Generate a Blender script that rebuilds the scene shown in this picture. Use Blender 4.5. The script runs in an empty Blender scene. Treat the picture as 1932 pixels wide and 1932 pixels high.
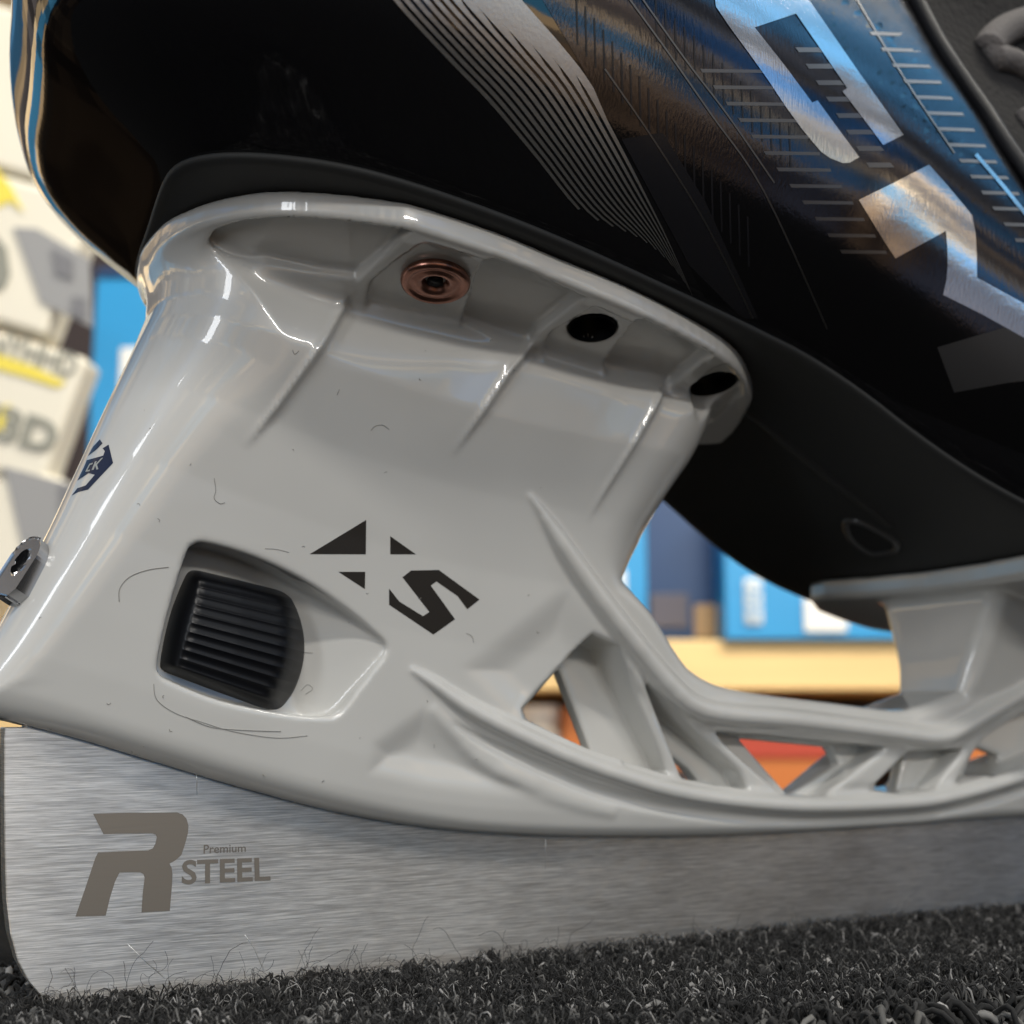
import bpy, math, random
import numpy as np
from mathutils import Vector, Matrix
from mathutils.bvhtree import BVHTree
from mathutils.geometry import delaunay_2d_cdt

random.seed(7); rng = np.random.default_rng(7)
SC = bpy.context.scene
COL = SC.collection
CM = 0.01                                   # everything below is written in centimetres

# ------------------------------------------------------------------ camera
W = 1932.; F = 2516.
YAW, PIT = math.radians(29), math.radians(8.7)
CAM = np.array([0, -17., 3.45])
FW = np.array([math.sin(YAW)*math.cos(PIT), math.cos(YAW)*math.cos(PIT), math.sin(PIT)])
RT = np.array([math.cos(YAW), -math.sin(YAW), 0.]); UP = np.cross(RT, FW)
def ray(px, py): return FW + (px-966)/F*RT + (966-py)/F*UP
def at(px, py, Y=0.):
    r = ray(px, py); return CAM + r*((Y-CAM[1])/r[1])
def atd(px, py, D):                          # point at horizontal depth D cm in front of the camera
    r = ray(px, py); hd = r[0]*math.sin(YAW)+r[1]*math.cos(YAW); return CAM + r*(D/hd)

cam = bpy.data.cameras.new('camera'); co = bpy.data.objects.new('camera', cam); COL.objects.link(co)
cam.sensor_width = 36; cam.sensor_height = 36; cam.sensor_fit = 'HORIZONTAL'
cam.lens = 36*F/W; cam.clip_start = .005; cam.clip_end = 50
M = Matrix(((RT[0], UP[0], -FW[0], 0), (RT[1], UP[1], -FW[1], 0), (RT[2], UP[2], -FW[2], 0), (0, 0, 0, 1)))
M.translation = Vector(CAM*CM); co.matrix_world = M
cam.dof.use_dof = True; cam.dof.focus_distance = .162; cam.dof.aperture_fstop = 24
SC.camera = co

# ------------------------------------------------------------------ world: the lit shop all round (procedural)
wd = bpy.data.worlds.new('World'); SC.world = wd; wd.use_nodes = True
nt = wd.node_tree; nt.nodes.clear()
def N(t, typ, **kw):
    n = t.nodes.new(typ)
    for k, v in kw.items():
        if k.startswith('i_'): n.inputs[int(k[2:]) if k[2:].isdigit() else k[2:].replace('_', ' ')].default_value = v
        else: setattr(n, k, v)
    return n
def mth(t, op, a, b=None, c=None):
    n = t.nodes.new('ShaderNodeMath'); n.operation = op
    for i, s in enumerate((a, b, c)):
        if s is None: continue
        if isinstance(s, (int, float)): n.inputs[i].default_value = s
        else: t.links.new(s, n.inputs[i])
    return n.outputs[0]
def ramp(t, fac, stops, interp='LINEAR'):
    n = t.nodes.new('ShaderNodeValToRGB'); cr = n.color_ramp; cr.interpolation = interp
    while len(cr.elements) > 1: cr.elements.remove(cr.elements[-1])
    cr.elements[0].position = stops[0][0]; cr.elements[0].color = (*stops[0][1], 1)
    for p, c in stops[1:]:
        e = cr.elements.new(p); e.color = (*c, 1)
    if fac is not None: t.links.new(fac, n.inputs[0])
    return n.outputs[0]
tc = N(nt, 'ShaderNodeTexCoord'); sp = N(nt, 'ShaderNodeSeparateXYZ'); nt.links.new(tc.outputs['Generated'], sp.inputs[0])
az = mth(nt, 'ARCTAN2', sp.outputs[0], sp.outputs[1])
el = mth(nt, 'MULTIPLY', mth(nt, 'ARCSINE', sp.outputs[2]), 180/math.pi)       # degrees
cell = mth(nt, 'FLOOR', mth(nt, 'MULTIPLY', az, 5.0))
wn = N(nt, 'ShaderNodeTexWhiteNoise', noise_dimensions='1D'); nt.links.new(cell, wn.inputs['W'])
noi = N(nt, 'ShaderNodeTexNoise', i_Scale=9.0, i_Detail=6.0, i_Roughness=.7); nt.links.new(tc.outputs['Generated'], noi.inputs['Vector'])
elj = mth(nt, 'ADD', el, mth(nt, 'ADD', mth(nt, 'MULTIPLY', wn.outputs[0], 9.), mth(nt, 'MULTIPLY', noi.outputs[0], 5.)))
fac = mth(nt, 'DIVIDE', elj, 90.)
d = (.03, .03, .035)
col = ramp(nt, fac, [(0, (.20, .17, .14)), (.045, (.88, .68, .43)), (.075, (.08, .36, .72)), (.15, (1.1, .92, .62)), (.19, (.14, .14, .16)),
    (.25, (.62, .50, .34)), (.28, (.06, .20, .42)), (.38, (.5, .42, .3)), (.41, (.16, .16, .17)), (.49, (.10, .32, .58)), (.6, (.62, .58, .50)), (.68, (.10, .10, .11)), (.8, (.45, .44, .42))], 'CONSTANT')
cell2 = N(nt, 'ShaderNodeCombineXYZ'); nt.links.new(mth(nt, 'FLOOR', mth(nt, 'MULTIPLY', az, 11.)), cell2.inputs[0]); nt.links.new(mth(nt, 'FLOOR', mth(nt, 'DIVIDE', el, 5.)), cell2.inputs[1])
wn2 = N(nt, 'ShaderNodeTexWhiteNoise', noise_dimensions='2D'); nt.links.new(cell2.outputs[0], wn2.inputs['Vector'])
vary = mth(nt, 'MULTIPLY_ADD', mth(nt, 'POWER', wn2.outputs[0], 1.6), 1.5, .42)
wn3 = N(nt, 'ShaderNodeTexWhiteNoise', noise_dimensions='1D'); nt.links.new(mth(nt, 'FLOOR', mth(nt, 'MULTIPLY_ADD', az, 7.3, .4)), wn3.inputs['W'])
flo = ramp(nt, wn3.outputs[0], [(0, (.26, .19, .13)), (.3, (.13, .13, .15)), (.5, (.36, .28, .20)), (.75, (.10, .085, .08))], 'CONSTANT')
fm = N(nt, 'ShaderNodeMixRGB'); nt.links.new(mth(nt, 'LESS_THAN', el, -1.5), fm.inputs[0]); nt.links.new(col, fm.inputs[1]); nt.links.new(flo, fm.inputs[2])
back = mth(nt, 'MULTIPLY_ADD', mth(nt, 'GREATER_THAN', sp.outputs[1], .02), -.95, 1.)        # world darkened low at the back to keep the heel's reflections dark
lowm = mth(nt, 'MULTIPLY', mth(nt, 'LESS_THAN', el, 2.5), mth(nt, 'SUBTRACT', 1., back))
bk = mth(nt, 'SUBTRACT', 1., lowm); vary = mth(nt, 'MULTIPLY', vary, bk); col = fm.outputs[0]
mul = N(nt, 'ShaderNodeMixRGB', blend_type='MULTIPLY'); mul.inputs[0].default_value = 1
nt.links.new(col, mul.inputs[1]); cmb = N(nt, 'ShaderNodeCombineXYZ')
for i in range(3): nt.links.new(vary, cmb.inputs[i])
tint = ramp(nt, wn3.outputs[0], [(0, (1.12, .98, .82)), (.3, (.85, .97, 1.12)), (.5, (1.25, 1.1, .93)), (.75, (.55, .5, .48))], 'CONSTANT')
tm = N(nt, 'ShaderNodeMixRGB', blend_type='MULTIPLY'); tm.inputs[0].default_value = 1.; nt.links.new(cmb.outputs[0], tm.inputs[1]); nt.links.new(tint, tm.inputs[2])
tsel = N(nt, 'ShaderNodeMixRGB'); nt.links.new(mth(nt, 'LESS_THAN', el, 32.), tsel.inputs[0]); nt.links.new(cmb.outputs[0], tsel.inputs[1]); nt.links.new(tm.outputs[0], tsel.inputs[2])
nt.links.new(tsel.outputs[0], mul.inputs[2])
bg = N(nt, 'ShaderNodeBackground', i_Strength=1.2); nt.links.new(mul.outputs[0], bg.inputs[0])
ow = N(nt, 'ShaderNodeOutputWorld'); nt.links.new(bg.outputs[0], ow.inputs[0])

# ------------------------------------------------------------------ lamps
def area(name, loc, target, size, power, colr=(1, 1, 1), sy=None):
    l = bpy.data.lights.new(name, 'AREA'); l.shape = 'RECTANGLE'; l.size = size*CM; l.size_y = (sy or size)*CM
    l.energy = power; l.color = colr
    o = bpy.data.objects.new(name, l); COL.objects.link(o); loc = Vector(loc)*CM
    o.location = loc; o.rotation_euler = (Vector(target)*CM-loc).to_track_quat('-Z', 'Y').to_euler(); return o
area('ceiling_panel', (-60, -150, 190), (6, 0, 4), 110, 30, (1, .95, .88), 9)
area('ceiling_panel', (120, -110, 200), (10, 0, 4), 110, 20, (1, .95, .88), 9)
area('left_fill', (-120, -60, 30), (6, 0, 4), 14, 3.6, (.92, .96, 1), 70)  # added fill from the low left, no window there
area('front_fill', (-20, -190, 75), (8, 0, 4), 90, 13, (1, .96, .90), 8)  # unseen front fill, added to brighten the holder
_p = atd(966, 900, 45); _q = atd(900, 1100, 100)
area('shelf_fill', (_p[0]+22, _p[1]-22, 78), tuple(_q+np.array([14., -8., 0])), 50, 9.5, (1, .93, .80), 12)  # fill added above the frame to brighten the background shelf

vs = SC.view_settings; vs.view_transform = 'Standard'; vs.look = 'None'; vs.exposure = 0.0; vs.gamma = 1
SC.render.engine = 'CYCLES'; SC.cycles.use_denoising = True
SC.cycles.max_bounces = 8; SC.cycles.caustics_reflective = False; SC.cycles.caustics_refractive = False

# ------------------------------------------------------------------ helpers
def link(o, parent=None, label=None, cat=None, group=None, kind=None):
    COL.objects.link(o)
    if parent is not None: o.parent = parent
    if label: o['label'] = label
    if cat: o['category'] = cat
    if group: o['group'] = group
    if kind: o['kind'] = kind
    return o
ORG = {}
def org(parent):
    while parent is not None and parent.parent is not None: parent = parent.parent
    return ORG.get(parent.name, np.zeros(3)) if parent is not None else np.zeros(3)
def obj(name, v, f, mat, parent=None, smooth=True, normals=None, **kw):
    me = bpy.data.meshes.new(name); v = (np.asarray(v, float)-org(parent))*CM
    if isinstance(f, np.ndarray):
        me.vertices.add(len(v)); me.vertices.foreach_set('co', v.astype(np.float32).ravel())
        k = f.shape[1]; me.loops.add(f.size); me.loops.foreach_set('vertex_index', f.astype(np.int32).ravel())
        me.polygons.add(len(f)); me.polygons.foreach_set('loop_start', np.arange(0, f.size, k, dtype=np.int32))
        me.update(calc_edges=True)
    else:
        me.from_pydata([tuple(p) for p in v], [], [tuple(int(i) for i in q) for q in f]); me.update()
    me.validate()
    me.polygons.foreach_set('use_smooth', [smooth]*len(me.polygons))
    if normals is not None: me.normals_split_custom_set_from_vertices([tuple(n) for n in normals])
    if mat: me.materials.append(mat)
    return link(bpy.data.objects.new(name, me), parent, **kw)
def empty(name, loc, **kw):
    o = bpy.data.objects.new(name, None); o.empty_display_size = .01; o.location = Vector(loc)*CM
    link(o, **kw); ORG[o.name] = np.array(loc, float); return o
def bevel(o, w, seg=3, ang=None):
    m = o.modifiers.new('bevel', 'BEVEL'); m.width = w*CM; m.segments = seg
    m.limit_method = 'ANGLE'; m.angle_limit = math.radians(ang or 35); return o

def mat(name, base=(.5, .5, .5), rough=.5, metal=0., spec=.5, ior=1.5, coat=0., coat_rough=.05, bump=None, var=None, aniso=0.):
    m = bpy.data.materials.new(name); m.use_nodes = True; t = m.node_tree; b = t.nodes['Principled BSDF']
    b.inputs['Base Color'].default_value = (*base, 1); b.inputs['Roughness'].default_value = rough
    b.inputs['Metallic'].default_value = metal; b.inputs['IOR'].default_value = ior
    b.inputs['Specular IOR Level'].default_value = spec
    b.inputs['Coat Weight'].default_value = coat; b.inputs['Coat Roughness'].default_value = coat_rough
    b.inputs['Anisotropic'].default_value = aniso
    tcn = N(t, 'ShaderNodeTexCoord')
    if var:                                            # (scale vec, amount, detail): real blotches of the material
        mp = N(t, 'ShaderNodeMapping'); mp.inputs['Scale'].default_value = var[0]; t.links.new(tcn.outputs['Object'], mp.inputs[0])
        nz = N(t, 'ShaderNodeTexNoise', i_Scale=1., i_Detail=var[2]); t.links.new(mp.outputs[0], nz.inputs['Vector'])
        lo = tuple(c*(1-var[1]) for c in base); hi = tuple(min(1, c*(1+var[1])) for c in base)
        t.links.new(ramp(t, nz.outputs[0], [(.3, lo), (.7, hi)]), b.inputs['Base Color'])
    if bump:                                           # list of (scale vec, strength, distance cm)
        prev = None
        for sc_, st, ds in bump:
            mp = N(t, 'ShaderNodeMapping'); mp.inputs['Scale'].default_value = sc_; t.links.new(tcn.outputs['Object'], mp.inputs[0])
            nz = N(t, 'ShaderNodeTexNoise', i_Scale=1., i_Detail=3.); t.links.new(mp.outputs[0], nz.inputs['Vector'])
            bp = N(t, 'ShaderNodeBump', i_Strength=st, i_Distance=ds*CM); t.links.new(nz.outputs[0], bp.inputs['Height'])
            if prev: t.links.new(prev, bp.inputs['Normal'])
            prev = bp.outputs[0]
        t.links.new(prev, b.inputs['Normal'])
    return m

def catmull(P, n=8, closed=False):
    P = np.asarray(P, float); out = []; L = len(P); rngi = range(L if closed else L-1)
    for i in rngi:
        if closed: a, b, c, e = P[(i-1) % L], P[i], P[(i+1) % L], P[(i+2) % L]
        else: a, b, c, e = P[max(i-1, 0)], P[i], P[i+1], P[min(i+2, L-1)]
        for k in range(n):
            t = k/n; out.append(.5*((2*b)+(-a+c)*t+(2*a-5*b+4*c-e)*t*t+(-a+3*b-3*c+e)*t**3))
    if not closed: out.append(P[-1])
    return np.array(out)
def polysdf(P, X, Y):                                  # signed distance to a polygon, negative inside
    P = np.asarray(P, float); d = np.full(X.shape, 1e9); ins = np.zeros(X.shape, bool)
    for i in range(len(P)):
        a = P[i]; b = P[(i+1) % len(P)]; e = b-a
        wx = X-a[0]; wy = Y-a[1]; L = e@e
        if L < 1e-12: continue
        t = np.clip((wx*e[0]+wy*e[1])/L, 0, 1)
        d = np.minimum(d, (wx-e[0]*t)**2+(wy-e[1]*t)**2)
        c = (a[1] > Y) != (b[1] > Y)
        with np.errstate(divide='ignore', invalid='ignore'):
            ins ^= c & (X < (b[0]-a[0])*(Y-a[1])/(b[1]-a[1]+1e-30)+a[0])
    d = np.sqrt(d); return np.where(ins, -d, d)
def linedist(P, X, Z):                                  # distance to polyline and interpolated 3rd column
    P = np.asarray(P, float); best = np.full(X.shape, 1e9); val = np.zeros(X.shape); side = np.zeros(X.shape)
    for i in range(len(P)-1):
        a = P[i]; b = P[i+1]; e = b[:2]-a[:2]; L = e@e+1e-12
        wx = X-a[0]; wy = Z-a[1]; t = np.clip((wx*e[0]+wy*e[1])/L, 0, 1)
        dd = np.hypot(wx-e[0]*t, wy-e[1]*t); m = dd < best
        best = np.where(m, dd, best); val = np.where(m, a[2]+(b[2]-a[2])*t, val)
        side = np.where(m, np.sign(e[0]*wy-e[1]*wx), side)
    return best, val, side
def sstep(a, b, x):
    t = np.clip((x-a)/(b-a), 0, 1); return t*t*(3-2*t)
def rmax(a, b, r):                                     # intersection with a round edge of radius r
    return np.minimum(np.maximum(a, b), -r)+np.hypot(np.maximum(a+r, 0), np.maximum(b+r, 0))
def smin(a, b, k):
    h = np.clip(.5+.5*(b-a)/k, 0, 1); return b+(a-b)*h-k*h*(1-h)
def tube(P, r, n=8, cap=True, closed=False):
    P = np.asarray(P, float); L = len(P); rr = np.full(L, r) if np.isscalar(r) else np.asarray(r)
    T = np.gradient(P, axis=0) if not closed else np.roll(P, -1, 0)-np.roll(P, 1, 0)
    T /= np.linalg.norm(T, axis=1)[:, None]+1e-12
    ref = np.array([0, 1., 0]) if abs(T[0][1]) < .8 else np.array([1., 0, 0]); v = []; f = []
    A = np.cross(T[0], ref); A /= np.linalg.norm(A)
    for i in range(L):
        A = A-T[i]*(A@T[i]); A /= np.linalg.norm(A); B = np.cross(T[i], A)
        for k in range(n):
            a = 2*math.pi*k/n; v.append(P[i]+rr[i]*(math.cos(a)*A+math.sin(a)*B))
    for i in range(L if closed else L-1):
        j = (i+1) % L
        for k in range(n): f.append((i*n+k, i*n+(k+1) % n, j*n+(k+1) % n, j*n+k))
    if cap and not closed: f.append(tuple(range(n))[::-1]); f.append(tuple((L-1)*n+k for k in range(n)))
    return v, f
def lathe(prof, c, ax, n=40, cap=True):                 # prof: (radius, height along ax)
    ax = np.array(ax, float); ax /= np.linalg.norm(ax); a = np.cross(ax, [0, 1., .01]); a /= np.linalg.norm(a); b = np.cross(ax, a)
    v = []; f = []
    for r, h in prof:
        for k in range(n):
            t = 2*math.pi*k/n; v.append(np.asarray(c)+ax*h+r*(math.cos(t)*a+math.sin(t)*b))
    for i in range(len(prof)-1):
        for k in range(n): f.append((i*n+k, i*n+(k+1) % n, (i+1)*n+(k+1) % n, (i+1)*n+k))
    if cap: f.append(tuple(range(n))[::-1]); f.append(tuple((len(prof)-1)*n+k for k in range(n)))
    return v, f
def box(c, ax, hs):                                     # centre, 3 axes, half sizes
    v = [np.asarray(c)+sum(s*h*np.asarray(a) for s, h, a in zip(ss, hs, ax)) for ss in [(-1,-1,-1),(1,-1,-1),(1,1,-1),(-1,1,-1),(-1,-1,1),(1,-1,1),(1,1,1),(-1,1,1)]]
    return v, [(0,3,2,1),(4,5,6,7),(0,1,5,4),(1,2,6,5),(2,3,7,6),(3,0,4,7)]
def bvh(v, f): return BVHTree.FromPolygons([tuple(p) for p in v], [tuple(int(i) for i in q) for q in f])

def decal_mesh(polys, tree, off=.006, step=None):
    """print on a surface: flat shapes wrapped onto the real surface, a hair above it"""
    V = []; Fc = []
    for poly in polys:
        P = np.asarray(poly, float); mn, mx = P.min(0), P.max(0)
        st = step or max(6., (mx-mn).max()/30)
        gx, gy = np.meshgrid(np.arange(mn[0]+st/2, mx[0], st), np.arange(mn[1]+st/2, mx[1], st))
        D = polysdf(P, gx, gy); g = np.stack([gx[D < -st*.3], gy[D < -st*.3]], 1)
        Q = []
        for i in range(len(P)):
            a, b = P[i], P[(i+1) % len(P)]; k = max(1, int(np.hypot(*(b-a))/st))
            for j in range(k): Q.append(a+(b-a)*j/k)
        n = len(Q); pts = [Vector(q) for q in Q]+[Vector(q) for q in g]
        r = delaunay_2d_cdt(pts, [(i, (i+1) % n) for i in range(n)], [list(range(n))], 1, 1e-4)
        base = len(V); ok = {}
        for i, p in enumerate(r[0]):
            dr = Vector(ray(p[0], p[1])).normalized(); hit = tree.ray_cast(Vector(CAM), dr)
            if hit[0] is None: continue
            nn = hit[1]
            if nn.dot(dr) > 0: nn = -nn
            ok[i] = len(V); V.append(np.array(hit[0]+nn*off))
        for t in r[2]:
            if all(i in ok for i in t):
                q = [ok[i] for i in t]
                a, b, c = V[q[0]], V[q[1]], V[q[2]]
                if np.dot(np.cross(b-a, c-a), (a+b+c)/3-CAM) > 0: q = q[::-1]
                if max(np.linalg.norm(a-b), np.linalg.norm(b-c), np.linalg.norm(c-a)) < .3+st*.06: Fc.append(q)
    return V, Fc

# ------------------------------------------------------------------ materials
HOLD = mat('grey_gloss_plastic', (.53, .525, .50), .30, ior=1.5, coat=1., coat_rough=.03, bump=[((4000,)*3, .03, .002), ((70,)*3, .10, .03)], var=((60,)*3, .03, 2))
SHELL = mat('black_gloss_shell', (.004, .004, .005), .06, ior=1.75, bump=[((900,)*3, .04, .01), ((120,)*3, .05, .02)])
PANEL = mat('printed_black_foil', (.10, .10, .112), .14, metal=1., bump=[((3200, 3200, 500), .28, .008), ((500,)*3, .06, .012)])
TICK = mat('printed_grey_tick', (.20, .195, .19), .35, metal=1., bump=[((2500, 2500, 300), .1, .008)])
TICKD = mat('printed_black_tick', (.01, .01, .012), .25)
FOIL = mat('silver_foil', (.90, .90, .90), .17, metal=1., bump=[((3200, 3200, 500), .28, .007), ((260, 260, 900), .10, .02)])
STRIPE = mat('silver_stripe_print', (.72, .72, .70), .34, metal=1., bump=[((2500,)*3, .25, .008)])
SOLE = mat('matte_black_outsole', (.021, .022, .022), .62, spec=.35, bump=[((1500,)*3, .12, .01)])
BLACKP = mat('black_rubbery_plastic', (.004, .0045, .006), .38, spec=.32, bump=[((2500,)*3, .08, .004)])
INK = mat('black_ink', (.022, .019, .016), .32)
NAVY = mat('navy_ink', (.015, .022, .05), .2)
COPPER = mat('copper_rivet', (.36, .18, .135), .30, metal=1., var=((500,)*3, .35, 4), bump=[((900,)*3, .3, .02)])
CHROME = mat('bright_zinc', (.50, .50, .51), .20, metal=1., bump=[((1500, 1500, 1500), .1, .006)])
ETCH = mat('etched_steel', (.235, .205, .17), .45, metal=.75, bump=[((300, 300, 4000), .1, .006)])
SCUFF = mat('dust_fibre', (.27, .265, .25), .9)
FABRIC = mat('black_liner_fabric', (.006, .006, .007), .9, spec=.12, bump=[((900,)*3, .7, .05)])
LACE = mat('grey_lace', (.085, .08, .08), .9, spec=.15, bump=[((1600,)*3, .8, .04)])

def steel():
    m = bpy.data.materials.new('brushed_steel'); m.use_nodes = True; t = m.node_tree; b = t.nodes['Principled BSDF']
    tcn = N(t, 'ShaderNodeTexCoord'); b.inputs['Metallic'].default_value = 1; b.inputs['Anisotropic'].default_value = .85
    tg = N(t, 'ShaderNodeCombineXYZ'); tg.inputs[2].default_value = 1.; t.links.new(tg.outputs[0], b.inputs['Tangent'])
    def nz(scale, det=3., rot=0., off=0.):
        mp = N(t, 'ShaderNodeMapping'); mp.inputs['Scale'].default_value = scale; mp.inputs['Rotation'].default_value = (0, rot, 0); mp.inputs['Location'].default_value = (off, 0, 0)
        t.links.new(tcn.outputs['Object'], mp.inputs[0]); n = N(t, 'ShaderNodeTexNoise', i_Scale=1., i_Detail=det); t.links.new(mp.outputs[0], n.inputs['Vector']); return n.outputs[0]
    a = nz((160, 160, 6500), 4., math.radians(1.5)); c = nz((420, 420, 13000), 3., math.radians(-1.2), 3.); e = nz((60, 60, 90), 5.)
    sm = mth(t, 'ADD', mth(t, 'MULTIPLY', a, .5), mth(t, 'ADD', mth(t, 'MULTIPLY', c, .4), mth(t, 'MULTIPLY', e, .22)))
    t.links.new(ramp(t, sm, [(.36, (.35, .318, .285)), (.52, (.60, .565, .52)), (.68, (.90, .86, .80))]), b.inputs['Base Color'])
    t.links.new(mth(t, 'MULTIPLY_ADD', a, .14, .33), b.inputs['Roughness'])
    bp = N(t, 'ShaderNodeBump', i_Strength=.55, i_Distance=.00004); t.links.new(sm, bp.inputs['Height']); t.links.new(bp.outputs[0], b.inputs['Normal'])
    return m
STEEL = steel()

# ------------------------------------------------------------------ the skate
skate = empty('ice_skate', (3, 0, 0), label='black glossy ice hockey skate with grey blade holder standing on the dark carpet', cat='ice skate')

def zs(x):   # underside of the boot along its length
    return np.interp(x, [0, 4, 12, 13, 14, 15, 16, 17, 18, 20, 24, 28, 31, 34], [10.3, 9.7, 8.5, 8.3, 7.72, 7.12, 6.62, 6.22, 5.95, 5.6, 5.5, 5.9, 6.5, 7.2])
def zsm(x):  # smoothed
    return sum(zs(np.asarray(x)+o) for o in (-.8, -.4, 0, .4, .8))/5

# ---- blade holder: one moulded piece, built from a distance field
def hb_tab(hb): return np.interp(hb, [-.3, 0, .35, .8, 1.5, 2.5, 3.5, 4.5, 5.5, 7], [.30, .42, .54, .64, .76, .92, 1.12, 1.38, 1.72, 1.95])
def XZ(l, Y): return [at(p[0], p[1], Y)[[0, 2]] for p in l]
bot = XZ([(0, 1358), (150, 1395), (300, 1440), (450, 1485), (620, 1530), (760, 1556), (900, 1572), (1050, 1580), (1200, 1582), (1350, 1580), (1500, 1573), (1700, 1560), (1932, 1543)], -.42)
bot = [(1.95, 3.45)]+[tuple(p) for p in bot]+[(22.5, 1.62), (25.5, 2.0), (28.2, 2.7)]
botc = catmull(bot, 6)
def zb(x): return np.interp(x, botc[:, 0], botc[:, 1])
heel = XZ([(-62, 1270), (-14, 1195), (76, 1025), (134, 903), (205, 751), (259, 639), (280, 592)], .2)
towr = XZ([(1285, 800), (1265, 865), (1222, 950), (1182, 1040)], -.45)
railt = XZ([(1158, 1098), (1215, 1172), (1268, 1243), (1300, 1272), (1350, 1295), (1430, 1309), (1560, 1325), (1680, 1340), (1712, 1339)], -.62)
toew = [np.array(p) for p in ((17.72, 3.86), (17.86, 4.5), (17.96, 5.3), (18.02, 5.9))]
outline = list(botc)+[(28.4, 3.6), (27.6, 6.3), (18.05, 6.3)]+[tuple(p) for p in catmull(toew[::-1], 5)] \
    + [tuple(p) for p in catmull(railt[::-1], 5)]+[tuple(p) for p in catmull(towr[::-1], 5)] \
    + [(towr[0][0]+.15, 8.35), (heel[-1][0]+.05, 9.6)]+[tuple(p) for p in catmull(heel[::-1], 5)]+[(1.9, 3.9), (1.85, 3.6)]

dx = .042
xs = np.concatenate([np.arange(1.5, 15.2, dx), np.arange(15.2, 21.5, .06), np.arange(21.5, 29.2, .12)])
ys = np.concatenate([np.arange(-4.0, -1.9, .055), np.arange(-1.9, .03, dx), [.06]])
zsx = np.arange(1.05, 10.3, dx)
GX, GZ = np.meshgrid(xs, zsx, indexing='ij')
dout = polysdf(outline, GX, GZ)
hb = GZ-zb(GX)
h = hb_tab(hb)
toe_side = sstep(12.2, 14., GX)
h = h*(1-toe_side)+toe_side*np.interp(GZ-1.6, [-.3, 0, .35, .8, 2.2, 3., 4.4], [.30, .42, .54, .70, .78, 1.05, 1.6])
def hface(x, z):
    i = int(np.clip(np.searchsorted(xs, x), 0, len(xs)-1)); k = int(np.clip(np.searchsorted(zsx, z), 0, len(zsx)-1)); return h[i, k]
def surf(px, py, o=0.):                         # a point of the side face seen at that place -> x, z
    Y = -.8
    for _ in range(4):
        p = at(px, py, Y); Y = -(hface(p[0], p[2])+o)
    return at(px, py, Y)
def SX(l): return [surf(p[0], p[1])[[0, 2]] for p in l]
def S3(l): return np.array([[*surf(p[0], p[1])[[0, 2]], p[2]] for p in l])
h0 = h.copy()
# web between the two rails is set back
web = polysdf(SX([(1075, 1115), (1130, 1185), (1210, 1290), (1290, 1352), (1370, 1372), (1500, 1384), (1700, 1408), (1790, 1412), (1880, 1362), (1960, 1318), (2100, 1250), (2100, 1400), (1932, 1445), (1800, 1483), (1700, 1498), (1500, 1503), (1300, 1480), (1160, 1437), (1050, 1395), (960, 1352), (870, 1262), (1050, 1118)]), GX, GZ)
h = h-.10*np.where(GX < 10.9, sstep(.05, -.55, web), sstep(.08, -.12, web))
# lower flank hollow
lowf = polysdf(SX([(690, 1462), (800, 1487), (1000, 1511), (1180, 1527), (1090, 1510), (960, 1450), (880, 1385), (800, 1330), (700, 1400)]), GX, GZ)
h = h-.10*sstep(.02, -.45, lowf)
# long creases running down the tower from the pads
for pts, amp, sg in (([(655, 575, 1), (600, 660, .9), (520, 770, .6), (458, 845, 0)], .085, 1), ([(1012, 640, 1), (960, 700, .9), (900, 790, .6), (848, 862, 0)], .085, 1),
                     ([(1245, 745, 1), (1195, 835, .8), (1140, 925, .4), (1105, 985, 0)], .075, 1)):
    dd, a, sd = linedist(S3(pts), GX, GZ)
    h = h+amp*a*np.exp(-(dd/np.where(sd*sg > 0, .05, .40))**2)+.045*a*np.exp(-(dd/.05)**2)
r_edge = np.where(GX < 7.5, np.minimum(h*.98, .28+sstep(3.3, 5.0, GZ)*1.3), .22)
r_edge = np.where((GX >= 7.5) & (GX < 14) & (GZ > 4.6), np.minimum(h*.9, .6), r_edge)
bl = sstep(6.0, 9.0, GX); r_l = np.minimum(h*.98, .28+sstep(3.3, 5.0, GZ)*1.3); r_r = np.where(GX < 14, .2+sstep(4.8, 6.2, GZ)*np.minimum(h*.7, .7), .2+.12*sstep(3.7, 4.3, GZ))
r_edge = np.minimum(r_l*(1-bl)+r_r*bl, h*.98)
# flange plan
plan_px = [(290, 590), (268, 540), (265, 500), (290, 440), (340, 400), (400, 375), (500, 357), (620, 360), (740, 375), (800, 388), (940, 435), (1060, 485), (1180, 535), (1300, 595), (1380, 645), (1412, 690), (1415, 730), (1390, 775), (1340, 815)]
def onpl(px, py, z0=10.3, s=-.15):
    r = ray(px, py); t = (z0+s*CAM[0]-CAM[2])/(r[2]-s*r[0]); return (CAM+r*t)[:2]
pl = [onpl(*p) for p in plan_px]
near = [p for p in pl if p[1] < -.25]
near = [(4.02, .0)]+[tuple(p) for p in near if p[0] < 13.15]+[(13.36, 0.)]
plan = catmull(near+[(a, -b) for a, b in near[::-1][1:-1]], 4, closed=True)
PX, PY = np.meshgrid(xs, ys, indexing='ij')
dplan = polysdf(plan, PX, PY)
toe_plan = [(17.85, 3.2), (17.82, 1.5), (17.8, 0), (17.72, -1.4), (17.6, -2.4), (17.7, -2.9), (18.2, -3.3), (20, -3.7), (24, -3.9), (27.3, -3.2), (28.6, -1), (28.6, 1), (27.3, 3.2), (24, 3.9), (20, 3.7), (18.2, 3.5)]
dtoe = polysdf(toe_plan, PX, PY)
UZ = .33; TL = .24     # flange thickness; the pads slope down towards the tower
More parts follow.
